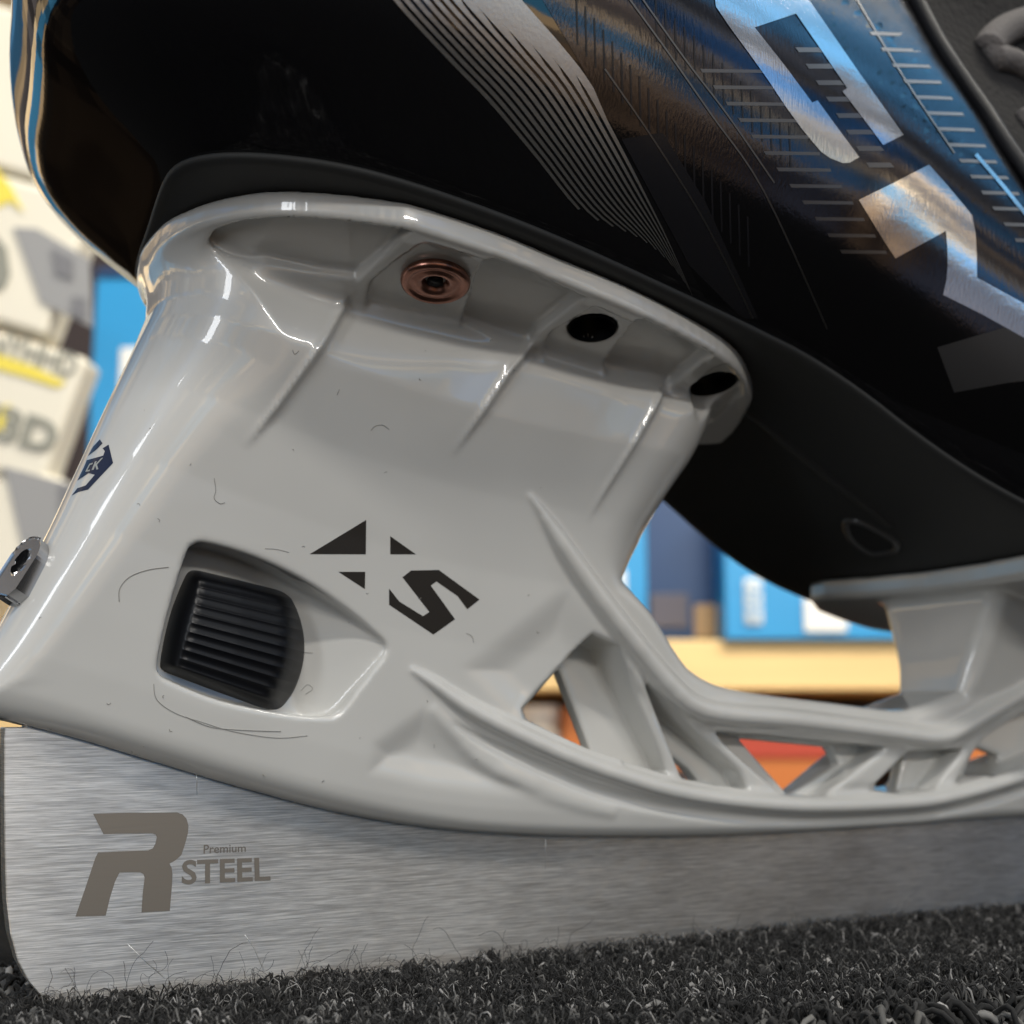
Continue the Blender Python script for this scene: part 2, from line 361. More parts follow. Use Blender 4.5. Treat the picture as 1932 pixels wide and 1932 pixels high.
def wf(x): return np.interp(x, [3.9, 4.3, 4.9, 6, 8, 10, 11.2, 12.1, 12.9, 13.45], [.3, 1.7, 2.65, 3.15, 3.25, 3.05, 2.6, 2.0, 1.15, .5])
def din(x, y): return float(np.clip(wf(x)-abs(y)-.1, 0, 1.9))
def onun(px, py, o=0.):
    dz = 0.
    for _ in range(14):
        p = onpl(px, py, 10.3-UZ-dz+o); dz = .5*dz+.5*TL*din(p[0], p[1])
    return p
def nun(x, y):
    e_ = .05; gx_ = (din(x+e_, y)-din(x-e_, y))/(2*e_); gy_ = (din(x, y+e_)-din(x, y-e_))/(2*e_)
    n_ = np.array([-.15-TL*gx_, -TL*gy_, -1.]); return n_/np.linalg.norm(n_)
def zun(x, y): return 10.3-.15*x-UZ-TL*din(x, y)
def on_under(l): return [onun(p[0], p[1], .03) for p in l]
pockets = [(polysdf(on_under([(345, 490), (370, 458), (410, 432), (460, 414), (520, 404), (640, 406), (785, 431), (730, 475), (672, 528), (600, 520), (500, 500), (400, 500)]), PX, PY), .17),
           (polysdf(on_under([(808, 455), (922, 492), (905, 520), (880, 610), (690, 570), (700, 530), (750, 488)]), PX, PY), .06),
           (polysdf(on_under([(932, 480), (1105, 560), (1012, 628), (995, 660), (870, 612), (900, 520)]), PX, PY), .19),
           (polysdf(on_under([(1124, 576), (1200, 612), (1180, 640), (1130, 710), (1010, 680), (1040, 625)]), PX, PY), .06),
           (polysdf(on_under([(1212, 597), (1350, 665), (1255, 735), (1240, 770), (1120, 712), (1175, 640)]), PX, PY), .19),
           (polysdf(on_under([(1372, 684), (1402, 712), (1396, 742), (1345, 790), (1290, 815), (1262, 760)]), PX, PY), .06)]
holes_pl = [onun(1118, 620, .06), onun(1347, 727, .05)]
rivet_pl = onun(822, 522, .08)
# dial pocket
pk = SX([(352, 1048), (366, 1028), (392, 1024), (480, 1050), (570, 1092), (650, 1146), (700, 1188), (730, 1222), (705, 1262), (672, 1305), (645, 1340), (615, 1352), (540, 1346), (420, 1322), (325, 1285), (303, 1270), (299, 1248), (318, 1160)])
pk = np.array(pk); pkc = catmull(pk, 4, closed=True); dpk = polysdf(pkc, GX, GZ)
pa = surf(500, 1220); pb = surf(735, 1230); e = np.array([pb[0]-pa[0], pb[2]-pa[2]]); eL = e@e
tt = ((GX-pa[0])*e[0]+(GZ-pa[2])*e[1])/eL
floor_y = np.maximum(h0-(.06+.60*(1-sstep(.15, 1.05, tt))), .17)
# truss openings
open_px = [[(1050, 1266), (985, 1340), (990, 1356), (1110, 1412), (1262, 1462), (1255, 1440), (1170, 1218), (1120, 1195)],
           [(1206, 1268), (1232, 1350), (1280, 1468), (1415, 1490), (1400, 1455), (1300, 1362), (1240, 1302)],
           [(1338, 1378), (1480, 1500), (1556, 1503), (1680, 1410), (1500, 1392), (1390, 1382)],
           [(1720, 1415), (1640, 1490), (1700, 1498), (1765, 1490), (1822, 1412), (1760, 1415)],
           [(1858, 1392), (1795, 1485), (1932, 1440), (2000, 1410), (2040, 1310), (1932, 1345)]]
dopen = np.full(GX.shape, 9.)
for o in open_px: dopen = np.minimum(dopen, polysdf(SX(o), GX, GZ)+.06)
dopen -= .06
thr_px = [[(1050, 1262), (983, 1338), (990, 1356), (1112, 1424)], [(1262, 1425), (1272, 1464), (1318, 1480), (1294, 1450)], [(1388, 1393), (1562, 1410), (1578, 1440), (1484, 1502)],
          [(1700, 1420), (1652, 1455), (1645, 1492), (1684, 1494)], [(1836, 1408), (1880, 1425), (1862, 1462), (1806, 1478)]]
dthr = np.full(GX.shape, 9.)
for o in thr_px: dthr = np.minimum(dthr, polysdf(XZ(o, -.05), GX, GZ))
def rib3(l, o=0.):
    c = catmull(l, 5); return np.array([[*surf(p[0], p[1], o), p[2]] for p in c])
rib_up = rib3([(1000, 936, .02), (1022, 968, .07), (1060, 1028, .13), (1120, 1115, .16), (1200, 1218, .165), (1268, 1298, .17), (1312, 1332, .17), (1370, 1347, .165), (1500, 1358, .16), (1690, 1382, .16), (1768, 1390, .16), (1812, 1374, .16), (1870, 1340, .16), (1932, 1303, .16), (2150, 1170, .16)])
rib_lo = rib3([(778, 1264, .02), (815, 1288, .07), (880, 1334, .11), (960, 1376, .13), (1050, 1418, .13), (1150, 1456, .13), (1300, 1498, .13), (1500, 1519, .13), (1700, 1514, .13), (1800, 1500, .13), (1932, 1462, .13), (2150, 1390, .13)])
rib_sf = rib3([(818, 1340, .01), (860, 1390, .02), (910, 1437, .04), (1000, 1483, .05), (1080, 1512, .04), (1150, 1530, .01)], -.06)
gro = rib3([(860, 1366, .01), (920, 1402, .06), (1050, 1462, .08), (1150, 1500, .08), (1300, 1532, .085), (1500, 1550, .085), (1700, 1544, .085), (1800, 1530, .085), (1932, 1492, .08), (2150, 1420, .08)])
strut = [rib3([(1186, 1236, .07), (1225, 1340, .07), (1272, 1468, .09)], -.1), rib3([(1310, 1352, .07), (1370, 1420, .07), (1432, 1492, .09)], -.1),
         rib3([(1700, 1404, .07), (1640, 1450, .07), (1570, 1498, .09)], -.1), rib3([(1845, 1372, .07), (1815, 1430, .07), (1782, 1495, .09)], -.1)]
def seg_field(P, XX, YY, ZZ):
    best = np.full(XX.shape, 9., np.float32)
    for i in range(len(P)-1):
        a, b = P[i, :3], P[i+1, :3]; e = b-a; L = e@e+1e-9
        t = np.clip(((XX-a[0])*e[0]+(YY-a[1])*e[1]+(ZZ-a[2])*e[2])/L, 0, 1)
        dd = np.sqrt((XX-a[0]-e[0]*t)**2+(YY-a[1]-e[1]*t)**2+(ZZ-a[2]-e[2]*t)**2)-(P[i, 3]+(P[i+1, 3]-P[i, 3])*t)
        best = np.minimum(best, dd)
    return best
Fd = np.empty((len(xs), len(ys), len(zsx)), np.float32)
for i0 in range(0, len(xs), 48):
    sl = slice(i0, min(i0+48, len(xs)))
    X = xs[sl][:, None, None]; Y = ys[None, :, None]; Z = zsx[None, None, :]; AY = np.abs(Y)
    hh = h[sl][:, None, :]; do = dout[sl][:, None, :]; re = r_edge[sl][:, None, :]
    f = rmax(do, AY-hh, re)
    # heel flange
    top = 10.3-.15*X; zc = top-UZ/2; w = .989
    dn = np.clip(wf(X)-AY-.1, 0, 1.9); botz = top-UZ-TL*dn
    fl = rmax(dplan[sl][:, :, None], np.maximum(Z-top, botz-Z)*.95, .08)
    pkf = np.full(fl.shape, 9.)
    for dp, dep in pockets: pkf = np.minimum(pkf, np.maximum(np.maximum(dp[sl][:, :, None], dplan[sl][:, :, None]+.10), Z-(botz+dep)))
    fl = rmax(fl, -pkf, .045)
    k = .34-.14*sstep(6, 8, X)
    f = smin(f, fl, k)
    f = np.maximum(f, Z-top)
    for hx, hy in holes_pl:
        nn_ = nun(hx, hy); wx, wy, wz = X-hx, Y-hy, Z-zun(hx, hy)-.06; al = wx*nn_[0]+wy*nn_[1]+wz*nn_[2]
        ky = 1. if hx < 11.5 else .80
        f = rmax(f, -np.maximum(np.sqrt(np.maximum(wx**2+(wy*ky)**2+wz**2-al**2, 0))-.33, -al-1.2), .02)
    # toe flange
    topt = zsm(X)-.02
    f = smin(f, rmax(dtoe[sl][:, :, None], np.abs(Z-(topt-.19))*.95-.19, .07), .18)
    f = np.where(X > 15.5, np.maximum(f, Z-topt), f)
    # pocket of the blade trigger
    f = rmax(f, -rmax(dpk[sl][:, None, :], floor_y[sl][:, None, :]-AY, .03)+0*f, .05)
    # openings, ribs, grooves
    f = rmax(f, -np.maximum(dopen[sl][:, None, :], .13-AY), .04); f = rmax(f, -(dthr[sl][:, None, :]+0*f), .03)
    for P, sgn, kk in [(rib_up, 1, .07), (rib_lo, 1, .06), (rib_sf, 1, .16), (gro, -1, .06)]+[(s_, 1, .05) for s_ in strut]:
        x0, x1 = xs[sl][0], xs[sl][-1]
        m = np.where((P[:-1, 0] < x1+.5) & (P[1:, 0] > x0-.5) | (P[1:, 0] < x1+.5) & (P[:-1, 0] > x0-.5))[0]
        if len(m) == 0: continue
        Q = P[m.min():m.max()+2]
        jy = np.where(ys > -1.9)[0]; kz = np.where((zsx > Q[:, 2].min()-.5) & (zsx < Q[:, 2].max()+.5))[0]
        if len(kz) == 0: continue
        g = seg_field(Q, X+0*Y[:, jy]+0*Z[:, :, kz], Y[:, jy], Z[:, :, kz])
        sub = f[:, jy[0]:jy[-1]+1, kz[0]:kz[-1]+1]
        f[:, jy[0]:jy[-1]+1, kz[0]:kz[-1]+1] = smin(sub, g, kk) if sgn > 0 else -smin(-sub, g, kk)
    # slot that takes the steel
    f = rmax(f, -np.maximum(AY-.16, Z-(zb(X)+.34)), .03)
    Fd[sl] = f

def surface_net(Fv, xs, ys, zs_):
    s = Fv < 0; nx, ny, nz = Fv.shape
    c = np.zeros((nx-1, ny-1, nz-1), np.int8)
    for a in (0, 1):
        for b in (0, 1):
            for d_ in (0, 1): c += s[a:nx-1+a, b:ny-1+b, d_:nz-1+d_]
    cells = np.argwhere((c > 0) & (c < 8)); idx = -np.ones(c.shape, np.int32); idx[tuple(cells.T)] = np.arange(len(cells))
    i, j, k = cells.T; acc = np.zeros((len(cells), 3)); cnt = np.zeros(len(cells))
    G = (xs, ys, zs_)
    for ax in range(3):
        o1, o2 = [q for q in range(3) if q != ax]
        for a in (0, 1):
            for b in (0, 1):
                p = [i.copy(), j.copy(), k.copy()]; p[o1] = p[o1]+a; p[o2] = p[o2]+b
                q = [r_.copy() for r_ in p]; q[ax] = q[ax]+1
                va = Fv[tuple(p)]; vb = Fv[tuple(q)]; m = (va < 0) != (vb < 0)
                t = va/np.where(m, va-vb, 1)
                P = np.stack([G[q_][p[q_]] for q_ in range(3)], 1); Q = np.stack([G[q_][q[q_]] for q_ in range(3)], 1)
                acc += np.where(m[:, None], P+(Q-P)*t[:, None], 0); cnt += m
    V = acc/cnt[:, None]; faces = []
    for ax in range(3):
        o1, o2 = [(1, 2), (2, 0), (0, 1)][ax]
        A = [slice(None)]*3; B = [slice(None)]*3; A[ax] = slice(0, -1); B[ax] = slice(1, None)
        e = np.argwhere(s[tuple(A)] != s[tuple(B)])
        e = e[(e[:, o1] > 0) & (e[:, o2] > 0) & (e[:, o1] < Fv.shape[o1]-1) & (e[:, o2] < Fv.shape[o2]-1)]
        def cc(d1, d2):
            q = e.copy(); q[:, o1] -= d1; q[:, o2] -= d2; return idx[tuple(q.T)]
        q4 = np.stack([cc(1, 1), cc(0, 1), cc(0, 0), cc(1, 0)], 1)
        flip = ~s[tuple(e.T)]; q4[flip] = q4[flip][:, ::-1]
        faces.append(q4)
    return V, np.concatenate(faces)
def tri_sample(A, P):
    fi = [np.interp(P[:, q], g, np.arange(len(g))) for q, g in enumerate((xs, ys, zsx))]
    lo = [np.clip(f_.astype(int), 0, A.shape[q]-2) for q, f_ in enumerate(fi)]; fr = [f_-l for f_, l in zip(fi, lo)]
    out = 0
    for a in (0, 1):
        for b in (0, 1):
            for c in (0, 1):
                wgt = (fr[0] if a else 1-fr[0])*(fr[1] if b else 1-fr[1])*(fr[2] if c else 1-fr[2])
                out = out+wgt*A[lo[0]+a, lo[1]+b, lo[2]+c]
    return out
HV, HF = surface_net(Fd, xs, ys, zsx)
gr = [np.zeros(len(HV)) for _ in range(3)]
eps = .035
for q in range(3):
    dd_ = np.zeros(3); dd_[q] = eps
    gr[q] = (tri_sample(Fd, HV+dd_)-tri_sample(Fd, HV-dd_))/(2*eps)
HN = np.stack(gr, 1)
for _ in range(2):
    fv = tri_sample(Fd, HV); g2 = (HN**2).sum(1)+.05; stp = np.clip(fv/g2, -.03, .03)[:, None]; HV = HV-stp*HN
HN[:, 1] = np.where(HV[:, 1] > 0, 0, HN[:, 1])
HN /= np.linalg.norm(HN, axis=1)[:, None]+1e-9
HV[:, 1] = np.where(HV[:, 1] > -.01, 0, HV[:, 1])
n0 = len(HV)                                           # mirror the far half
V2 = HV.copy(); V2[:, 1] *= -1; N2 = HN.copy(); N2[:, 1] *= -1
keep = (HV[HF][:, :, 1] < -1e-6).any(1)
HFk = HF[keep]; HFa = np.concatenate([HFk, HFk[:, ::-1]+n0]); HVa = np.concatenate([HV, V2]); HNa = np.concatenate([HN, N2])
holder = obj('blade_holder', HVa, HFa, HOLD, skate, normals=HNa)
htree = bvh(HV, HFk)
del Fd

# ---- things on the holder
def zup(x): return 10.3-.15*x
rx, ry = rivet_pl; fn = nun(rx, ry); rc = np.array([rx, ry, zun(rx, ry)+.07])
v, f = lathe([(.30, -.06), (.40, -.02), (.44, .05), (.43, .10), (.39, .135), (.345, .12), (.33, .10), (.28, .10), (.25, .125), (.2, .12), (.16, .09), (.13, 0), (.09, -.02)], rc, fn, 48)
obj('rivet', v, f, COPPER, holder)
v, f = lathe([(.10, .03), (.115, .075)], rc, fn, 6); obj('rivet_shade_plug', v, f, BLACKP, holder)  # black hex plug stands in for the shade inside the recess
for hx, hy in holes_pl:
    v, f = lathe([(.315, -.05), (.31, -.42), (.28, -.44)], (hx, hy, zun(hx, hy)+.0), nun(hx, hy), 32, cap=False); b_ = len(v)-32; f.append(tuple(range(b_, b_+32)))
    if hx > 11.5: v = [np.array([p[0], hy+(p[1]-hy)*1.18, p[2]]) for p in v]
    obj('hole_shade_sleeve', v, f, BLACKP, holder)  # black sleeve added so the hole wall reads as shaded

# blade trigger (black ribbed release button)
corner = np.array([(352, 1066), (545, 1112), (520, 1350), (297, 1264)], float)
hfc = float(np.mean([hface(*surf(*c_)[[0, 2]]) for c_ in corner]))
nu, nv = 70, 260; v = []
for a in range(nu):
    for b in range(nv):
        u = a/(nu-1); w = b/(nv-1)
        tl, tr, br, bl_ = corner
        p = (tl*(1-u)+tr*u)*(1-w)+(bl_*(1-u)+br*u)*w
        p = p+np.array([44*u*math.sin(math.pi*w)**.7, 0])
        hf = hfc
        edge = min(u/.16, 1)**.5 if u < .16 else 1
        edg = 1-(1-min(u/.2, 1))**2.2; edr = 1-(1-min((1-u)/.22, 1))**2.5; edt = 1-(1-min(w/.12, 1))**2; edb = 1-(1-min((1-w)/.10, 1))**2
        prof = .48*(edg*edr*edt*edb)-.20*(1-math.sin(math.pi*w))-.10*max(0, u-.5)
        rib = .022*sstep(.13, .17, u)*sstep(1.0, .93, u)*(abs(math.sin(w*math.pi*12))**.8)
        Yv = -(hf-.50+prof-rib+.0)
        pt = at(p[0], p[1], Yv); v.append(pt)
f = [(a*nv+b, (a+1)*nv+b, (a+1)*nv+b+1, a*nv+b+1) for a in range(nu-1) for b in range(nv-1)]
v = np.array(v); ring = [a*nv for a in range(nu)]+[(nu-1)*nv+b for b in range(1, nv)]+[a*nv+nv-1 for a in range(nu-2, -1, -1)]+[b for b in range(nv-2, 0, -1)]
base = len(v); bk = v[ring].copy(); bk[:, 1] += .5; v = np.concatenate([v, bk])
for i in range(len(ring)):
    j = (i+1) % len(ring); f.append((ring[i], base+i, base+j, ring[j]))
obj('trigger_button', v, f, BLACKP, holder)

def z6(l): return [((300+x*.44)*.819, (1150+y*.44)*.819) for x, y in l]
V, Fc = decal_mesh([z6([(940, 287), (1235, 108), (1233, 288)]), z6([(1361, 193), (1495, 288), (1361, 288)]), z6([(1090, 380), (1230, 380), (1228, 470)]),
    z6([(1355, 468), (1408, 535), (1532, 612), (1566, 590), (1425, 408), (1470, 373), (1615, 370), (1828, 525), (1764, 576), (1715, 508), (1603, 430), (1573, 452), (1700, 628), (1587, 708), (1355, 552)])], htree, .004)
obj('size_logo', V, Fc, INK, holder)
def z4(l): return [(x*.212, 802.6+y*.212) for x, y in l]
V, Fc = decal_mesh([z4([(968, 172), (1008, 335), (785, 572), (700, 592), (640, 625), (690, 560), (765, 535), (845, 440), (790, 425), (690, 492), (745, 380), (775, 310), (920, 270), (935, 230), (915, 205)]),
                    z4([(890, 125), (914, 160), (860, 215), (785, 272), (830, 190)])], htree, .004, 3)
obj('heel_badge', V, Fc, NAVY, holder)
V, Fc = decal_mesh([z4([(800, 345), (832, 335), (828, 348), (806, 356), (782, 402), (806, 396), (802, 410), (764, 415)]), z4([(850, 325), (866, 320), (838, 398), (820, 400)]), z4([(905, 295), (922, 290), (868, 352), (880, 392), (862, 396), (850, 352)])], htree, .009, 3)
obj('badge_lettering', V, Fc, mat('silver_ink', (.55, .55, .5), .3, metal=.6), holder)

# dust fibres and scuffs lying on the plastic
def fibre(l, r):
    P = []
    for p in catmull(np.array(l, float), 6):
        dr = Vector(ray(*p)).normalized(); hit = htree.ray_cast(Vector(CAM), dr)
        if hit[0] is not None: P.append(np.array(hit[0])-np.array(dr)*.004)
    return tube(P, r, 5) if len(P) > 2 else ([], [])
SV, SF = [], []
def addm(V, Fc, v, f):
    b = len(V); V.extend([np.asarray(p) for p in v]); Fc.extend([tuple(b+int(i) for i in q) for q in f])
for l, r in [([(700, 812), (708, 804), (722, 802), (734, 810)], .004), ([(404, 902), (407, 925), (404, 940), (415, 950), (424, 948)], .004), ([(225, 1135), (226, 1110), (245, 1088), (280, 1075), (318, 1070)], .005),
             ([(290, 1290), (296, 1320), (330, 1345), (380, 1362), (440, 1380), (520, 1392), (580, 1388)], .004), ([(480, 1230), (500, 1215), (550, 1228), (590, 1232)], .003),
             ([(568, 1303), (580, 1292), (590, 1300), (576, 1310)], .003), ([(500, 1035), (520, 1036), (545, 1042)], .003), ([(880, 1195), (890, 1200), (894, 1212)], .003), ([(350, 1352), (400, 1372), (470, 1378), (530, 1380)], .005),
             ([(552, 660), (556, 668), (564, 662)], .004), ([(640, 735), (636, 745)], .004)]:
    addm(SV, SF, *fibre(l, r))
for _ in range(36):
    x0, y0 = rng.uniform(60, 1050), rng.uniform(640, 1480); a = rng.uniform(0, 6.3); L = rng.uniform(1, 5)
    addm(SV, SF, *fibre([(x0, y0), (x0+L*math.cos(a), y0+L*math.sin(a)), (x0+L*math.cos(a+.6)*1.5, y0+L*math.sin(a+.6)*1.5)], rng.uniform(.002, .005)))
obj('dust_specks', SV, SF, SCUFF, holder)

# zinc tab at the heel
hc = at(66, 1086, -.12); hdir = np.array([heel[1][0]-heel[0][0], 0, heel[1][1]-heel[0][1]]); hdir /= np.linalg.norm(hdir)
outv = np.cross(hdir, [0, 1., 0]); outv = outv if outv[0] < 0 else -outv
ca, sa = math.cos(math.radians(-24)), math.sin(math.radians(-24)); yv = np.array([0, 1., 0])
o2 = outv*ca+yv*sa; y2 = yv*ca-outv*sa
n = 20; prof = []
for k in range(n+1):                                   # rounded top, chamfered foot
    a = math.pi*k/n; prof.append((.27*math.cos(a), .12+.27*math.sin(a)))
prof = prof+[(-.27, -.30), (-.18, -.42), (.18, -.42), (.27, -.30)]
vv = []
hr = [(.115*math.cos(2*math.pi*k/24), .04+.17*math.sin(2*math.pi*k/24)) for k in range(24)]
m = len(prof)
r2 = delaunay_2d_cdt([Vector(p) for p in prof]+[Vector(p) for p in hr], [], [list(range(m)), [m+k for k in range(24)]], 0, 1e-6)
pts2 = [np.array(p) for p in r2[0]]; hole_c = np.array([0, .04])
tris = [t for t in r2[2] if not (abs((sum(pts2[i] for i in t)/3-hole_c)[0]/.113)**2+abs((sum(pts2[i] for i in t)/3-hole_c)[1]/.168)**2 < 1) and polysdf(prof, *[np.array([c_]) for c_ in sum(pts2[i] for i in t)/3])[0] < 0]
def tabp(p, o): return hc+y2*p[0]+hdir*p[1]+o2*o
v = [tabp(p, .25) for p in pts2]+[tabp(p, -.35) for p in pts2]; L0 = len(pts2)
f = [tuple(t) for t in tris]+[tuple(L0+i for i in t[::-1]) for t in tris]
f += [(i, (i+1) % m, L0+(i+1) % m, L0+i) for i in range(m)]+[(m+i, L0+m+i, L0+m+(i+1) % 24, m+(i+1) % 24) for i in range(24)]
tab = obj('steel_tab', v, f, CHROME, holder, smooth=False); bevel(tab, .03, 2, 40)
v, f = lathe([(.2, 0), (.2, .02)], tabp((0, .04), .10), o2, 24); obj('tab_shade_disc', v, f, BLACKP, holder)  # black disc set in the hole to give its inner shade

# ---- blade
blp = XZ([(7, 1372), (7, 1500), (8, 1600), (11, 1700), (18, 1760), (32, 1812), (52, 1850), (78, 1880), (100, 1902)], -.15)
blo = [tuple(p) for p in blp]
x0 = blo[-1][0]
blo += [(x0+.5, .03), (5, -.05), (9, -.09), (14, -.09), (20, -.06), (25, .1), (28, .5), (29.3, 1.1), (29.6, 2.0), (29.0, 2.9), (28, 3.1)]
top_ = [(x, float(zb(x))+.30) for x in np.linspace(27.5, 2.9, 40)]
blo = blo+top_
tl = at(7, 1372, -.15)[[0, 2]]; blo.append((tl[0]+.25, float(zb(tl[0]+.25))+.28)); blo.append((tl[0]+.25, tl[1]))
cdt = delaunay_2d_cdt([Vector(p) for p in blo], [], [list(range(len(blo)))], 1, 1e-6); nb = len(cdt[0])
v = [(p[0], -.15, p[1]) for p in cdt[0]]+[(p[0], .15, p[1]) for p in cdt[0]]
f = [tuple(t) for t in cdt[2]]+[tuple(nb+i for i in t[::-1]) for t in cdt[2]]+[(i, nb+i, nb+(i+1) % len(blo), (i+1) % len(blo)) for i in range(len(blo))]
blade = obj('blade_runner', v, f, STEEL, skate, smooth=False); bevel(blade, .018, 2, 50)
BY = -.15
def flat_decal(polys, Y, off=.004):
    V = []; Fc = []
    for P in polys:
        P = [tuple(p) for p in P]; r_ = delaunay_2d_cdt([Vector(p) for p in P], [], [list(range(len(P)))], 1, 1e-6); b = len(V)
        V += [at(p[0], p[1], Y-off) for p in r_[0]]; Fc += [tuple(b+i for i in t) for t in r_[2]]
    return V, Fc
def z1(l): return [(x*.3391, 1276.8+y*.3391) for x, y in l]
Rp = z1([(518, 762), (700, 757), (985, 755), (1015, 765), (1038, 790), (1049, 830), (1046, 870), (1030, 930), (1010, 990), (998, 1003), (975, 1022), (943, 1040), (955, 1062), (960, 1100), (957, 1160), (945, 1303), (787, 1312), (795, 1200), (805, 1118), (798, 1098), (780, 1088), (665, 1090), (640, 1140), (612, 1230), (588, 1330), (420, 1335), (470, 1190), (530, 1010), (545, 978), (700, 970), (825, 966), (850, 955), (864, 930), (873, 893), (866, 878), (848, 872), (700, 873), (576, 876)])
V, Fc = flat_decal([Rp], BY); obj('engraved_letter', V, Fc, ETCH, blade, smooth=False)
def text_polys(s, font_size=1., bold=0.):
    cu = bpy.data.curves.new('t', 'FONT'); cu.body = s; cu.size = font_size; cu.offset = bold; cu.resolution_u = 4
    o = bpy.data.objects.new('t', cu); COL.objects.link(o); bpy.context.view_layer.update()
    dg = bpy.context.evaluated_depsgraph_get(); me = o.evaluated_get(dg).to_mesh()
    V = np.array([vv_.co[:2] for vv_ in me.vertices]); Fc = [tuple(p.vertices) for p in me.polygons]
    o.evaluated_get(dg).to_mesh_clear(); bpy.data.objects.remove(o); bpy.data.curves.remove(cu); return V, Fc
def text_on(s, quad, fn3, bold=0.):                     # quad: bl, br, tr, tl in picture units of the photograph
    V, Fc = text_polys(s, 1., bold); mn, mx = V.min(0), V.max(0); uv = (V-mn)/(mx-mn); q = np.array(quad, float)
    P = [(q[0]*(1-u)+q[1]*u)*(1-w)+(q[3]*(1-u)+q[2]*u)*w for u, w in uv]
    return [fn3(*p) for p in P], Fc
bl3 = lambda x, y: at(x, y, BY-.004)
V, Fc = text_on('STEEL', z1([(1010, 1158), (1506, 1135), (1500, 1003), (1014, 1020)]), bl3, .022); obj('engraved_word', V, Fc, ETCH, blade, smooth=False)
V, Fc = text_on('Premium', z1([(1132, 985), (1368, 975), (1368, 930), (1134, 935)]), bl3, .012); obj('engraved_word', V, Fc, ETCH, blade, smooth=False)
SCR = mat('scratch_bright', (.85, .84, .82), .35, metal=1.)
SV, SF = [], []
for l in [[(462, 1764), (470, 1775), (480, 1790), (498, 1832)], [(240, 1780), (270, 1810), (310, 1845)], [(190, 1655), (240, 1638), (325, 1622)], [(215, 1640), (300, 1618)], [(370, 1440), (372, 1500)], [(1030, 1560), (1029, 1640)]]:
    v, f = tube([at(x, y, BY-.0) for x, y in l], .0035, 4); obj('scratch', v, f, SCR, blade)

# ---- boot: outsole and shell
ctl = [(24, -4.8), (20, -4.3), (17, -3.65), (15.2, -3.25), (13.8, -3.05), (12.4, -3.05), (10.2, -3.40), (7.6, -3.74), (5.6, -3.66), (4.55, -3.2), (4.02, -2.72), (3.76, -2.2), (3.78, -1.5), (3.98, 0),
       (4.12, 1.1), (4.35, 2.1), (4.9, 2.9), (6, 3.5), (8, 3.4), (10, 3.2), (12, 3.1), (13.5, 3.15), (15, 3.35), (17, 3.8), (20, 4.4), (24, 4.8), (28, 4.6), (31, 3.5), (32.8, 1.6), (33.2, 0), (32.8, -1.6), (31, -3.5), (28, -4.6)]
O = catmull(ctl, 14, closed=True)
seg = np.linalg.norm(np.roll(O, -1, 0)-O, axis=1); cs = np.concatenate([[0], np.cumsum(seg)]); NU = 420
O = np.stack([np.interp(np.linspace(0, cs[-1], NU, endpoint=False), cs, np.append(O[:, q], O[0, q])) for q in (0, 1)], 1)
for _ in range(6): O = (np.roll(O, 1, 0)+O*2+np.roll(O, -1, 0))/4
T = np.roll(O, -1, 0)-np.roll(O, 1, 0); T /= np.linalg.norm(T, axis=1)[:, None]; ON = np.stack([T[:, 1], -T[:, 0]], 1)
if (ON[np.argmin(O[:, 0])]@np.array([1, 0])) > 0: ON = -ON
def level(off, lift):
    P = O+ON*off if np.isscalar(off) else O+ON*np.asarray(off)[:, None]
    return np.column_stack([P, zsm(O[:, 0]+(P[:, 0]-O[:, 0])*(1. if np.isscalar(lift) and lift < .06 else 0.))+lift])
rings = [level(-.55, 0.0), level(-.3, 0.0), level(-.08, .0), level(.02, .02), level(.05, .07), level(.04, .10), level(-.04, .12), level(-.3, .20)]
v = np.concatenate(rings); f = []
for a in range(len(rings)-1): f += [(a*NU+i, a*NU+(i+1) % NU, (a+1)*NU+(i+1) % NU, (a+1)*NU+i) for i in range(NU)]
# flat underside filled by strips between the near and far edge
c2 = delaunay_2d_cdt([Vector(p) for p in rings[0][:, :2]]+[Vector((x, y)) for x in np.arange(4.2, 32, .5) for y in np.arange(-4, 4.1, .7) if polysdf(rings[0][:, :2], np.array([x]), np.array([y]))[0] < -.15], [], [list(range(NU))], 1, 1e-6)
b = len(v); v = np.concatenate([v, np.array([(p[0], p[1], float(zsm(p[0]))) for p in c2[0]])]); f += [tuple(b+i for i in t) for t in c2[2]]
sole = obj('outsole', v, f, SOLE, skate)
stree = bvh(v, f)
# shell
lv = np.array([.10, .22, .5, .95, 1.5, 2.2, 2.9, 3.6, 4.4, 5.4, 6.6, 8.0, 9.5, 12.5]); of = np.array([.0, .16, .42, .76, 1.05, 1.26, 1.33, 1.26, 1.04, .62, .0, -.6, -1.0, -1.5])
tq = np.linspace(0, 1, 60); lvS = catmull(np.stack([lv, of], 1), 6)
toe = sstep(14, 24, O[:, 0]); rings = []
heelw = sstep(8, 4, O[:, 0])
for L, o_ in lvS:
    Lh = L*(1-.12*toe); oo = o_*(1-.1*toe)-toe*.15*max(0, L-3)+heelw*.54*sstep(0, 1.6, L)
    rings.append(level(oo, Lh))
NL = len(rings); v = np.concatenate(rings); f = []
for a in range(NL-1): f += [(a*NU+i, a*NU+(i+1) % NU, (a+1)*NU+(i+1) % NU, (a+1)*NU+i) for i in range(NU)]
f.append(tuple((NL-1)*NU+i for i in range(NU)))
shell = obj('boot_shell', v, f, SHELL, skate)
btree = bvh(v, f)

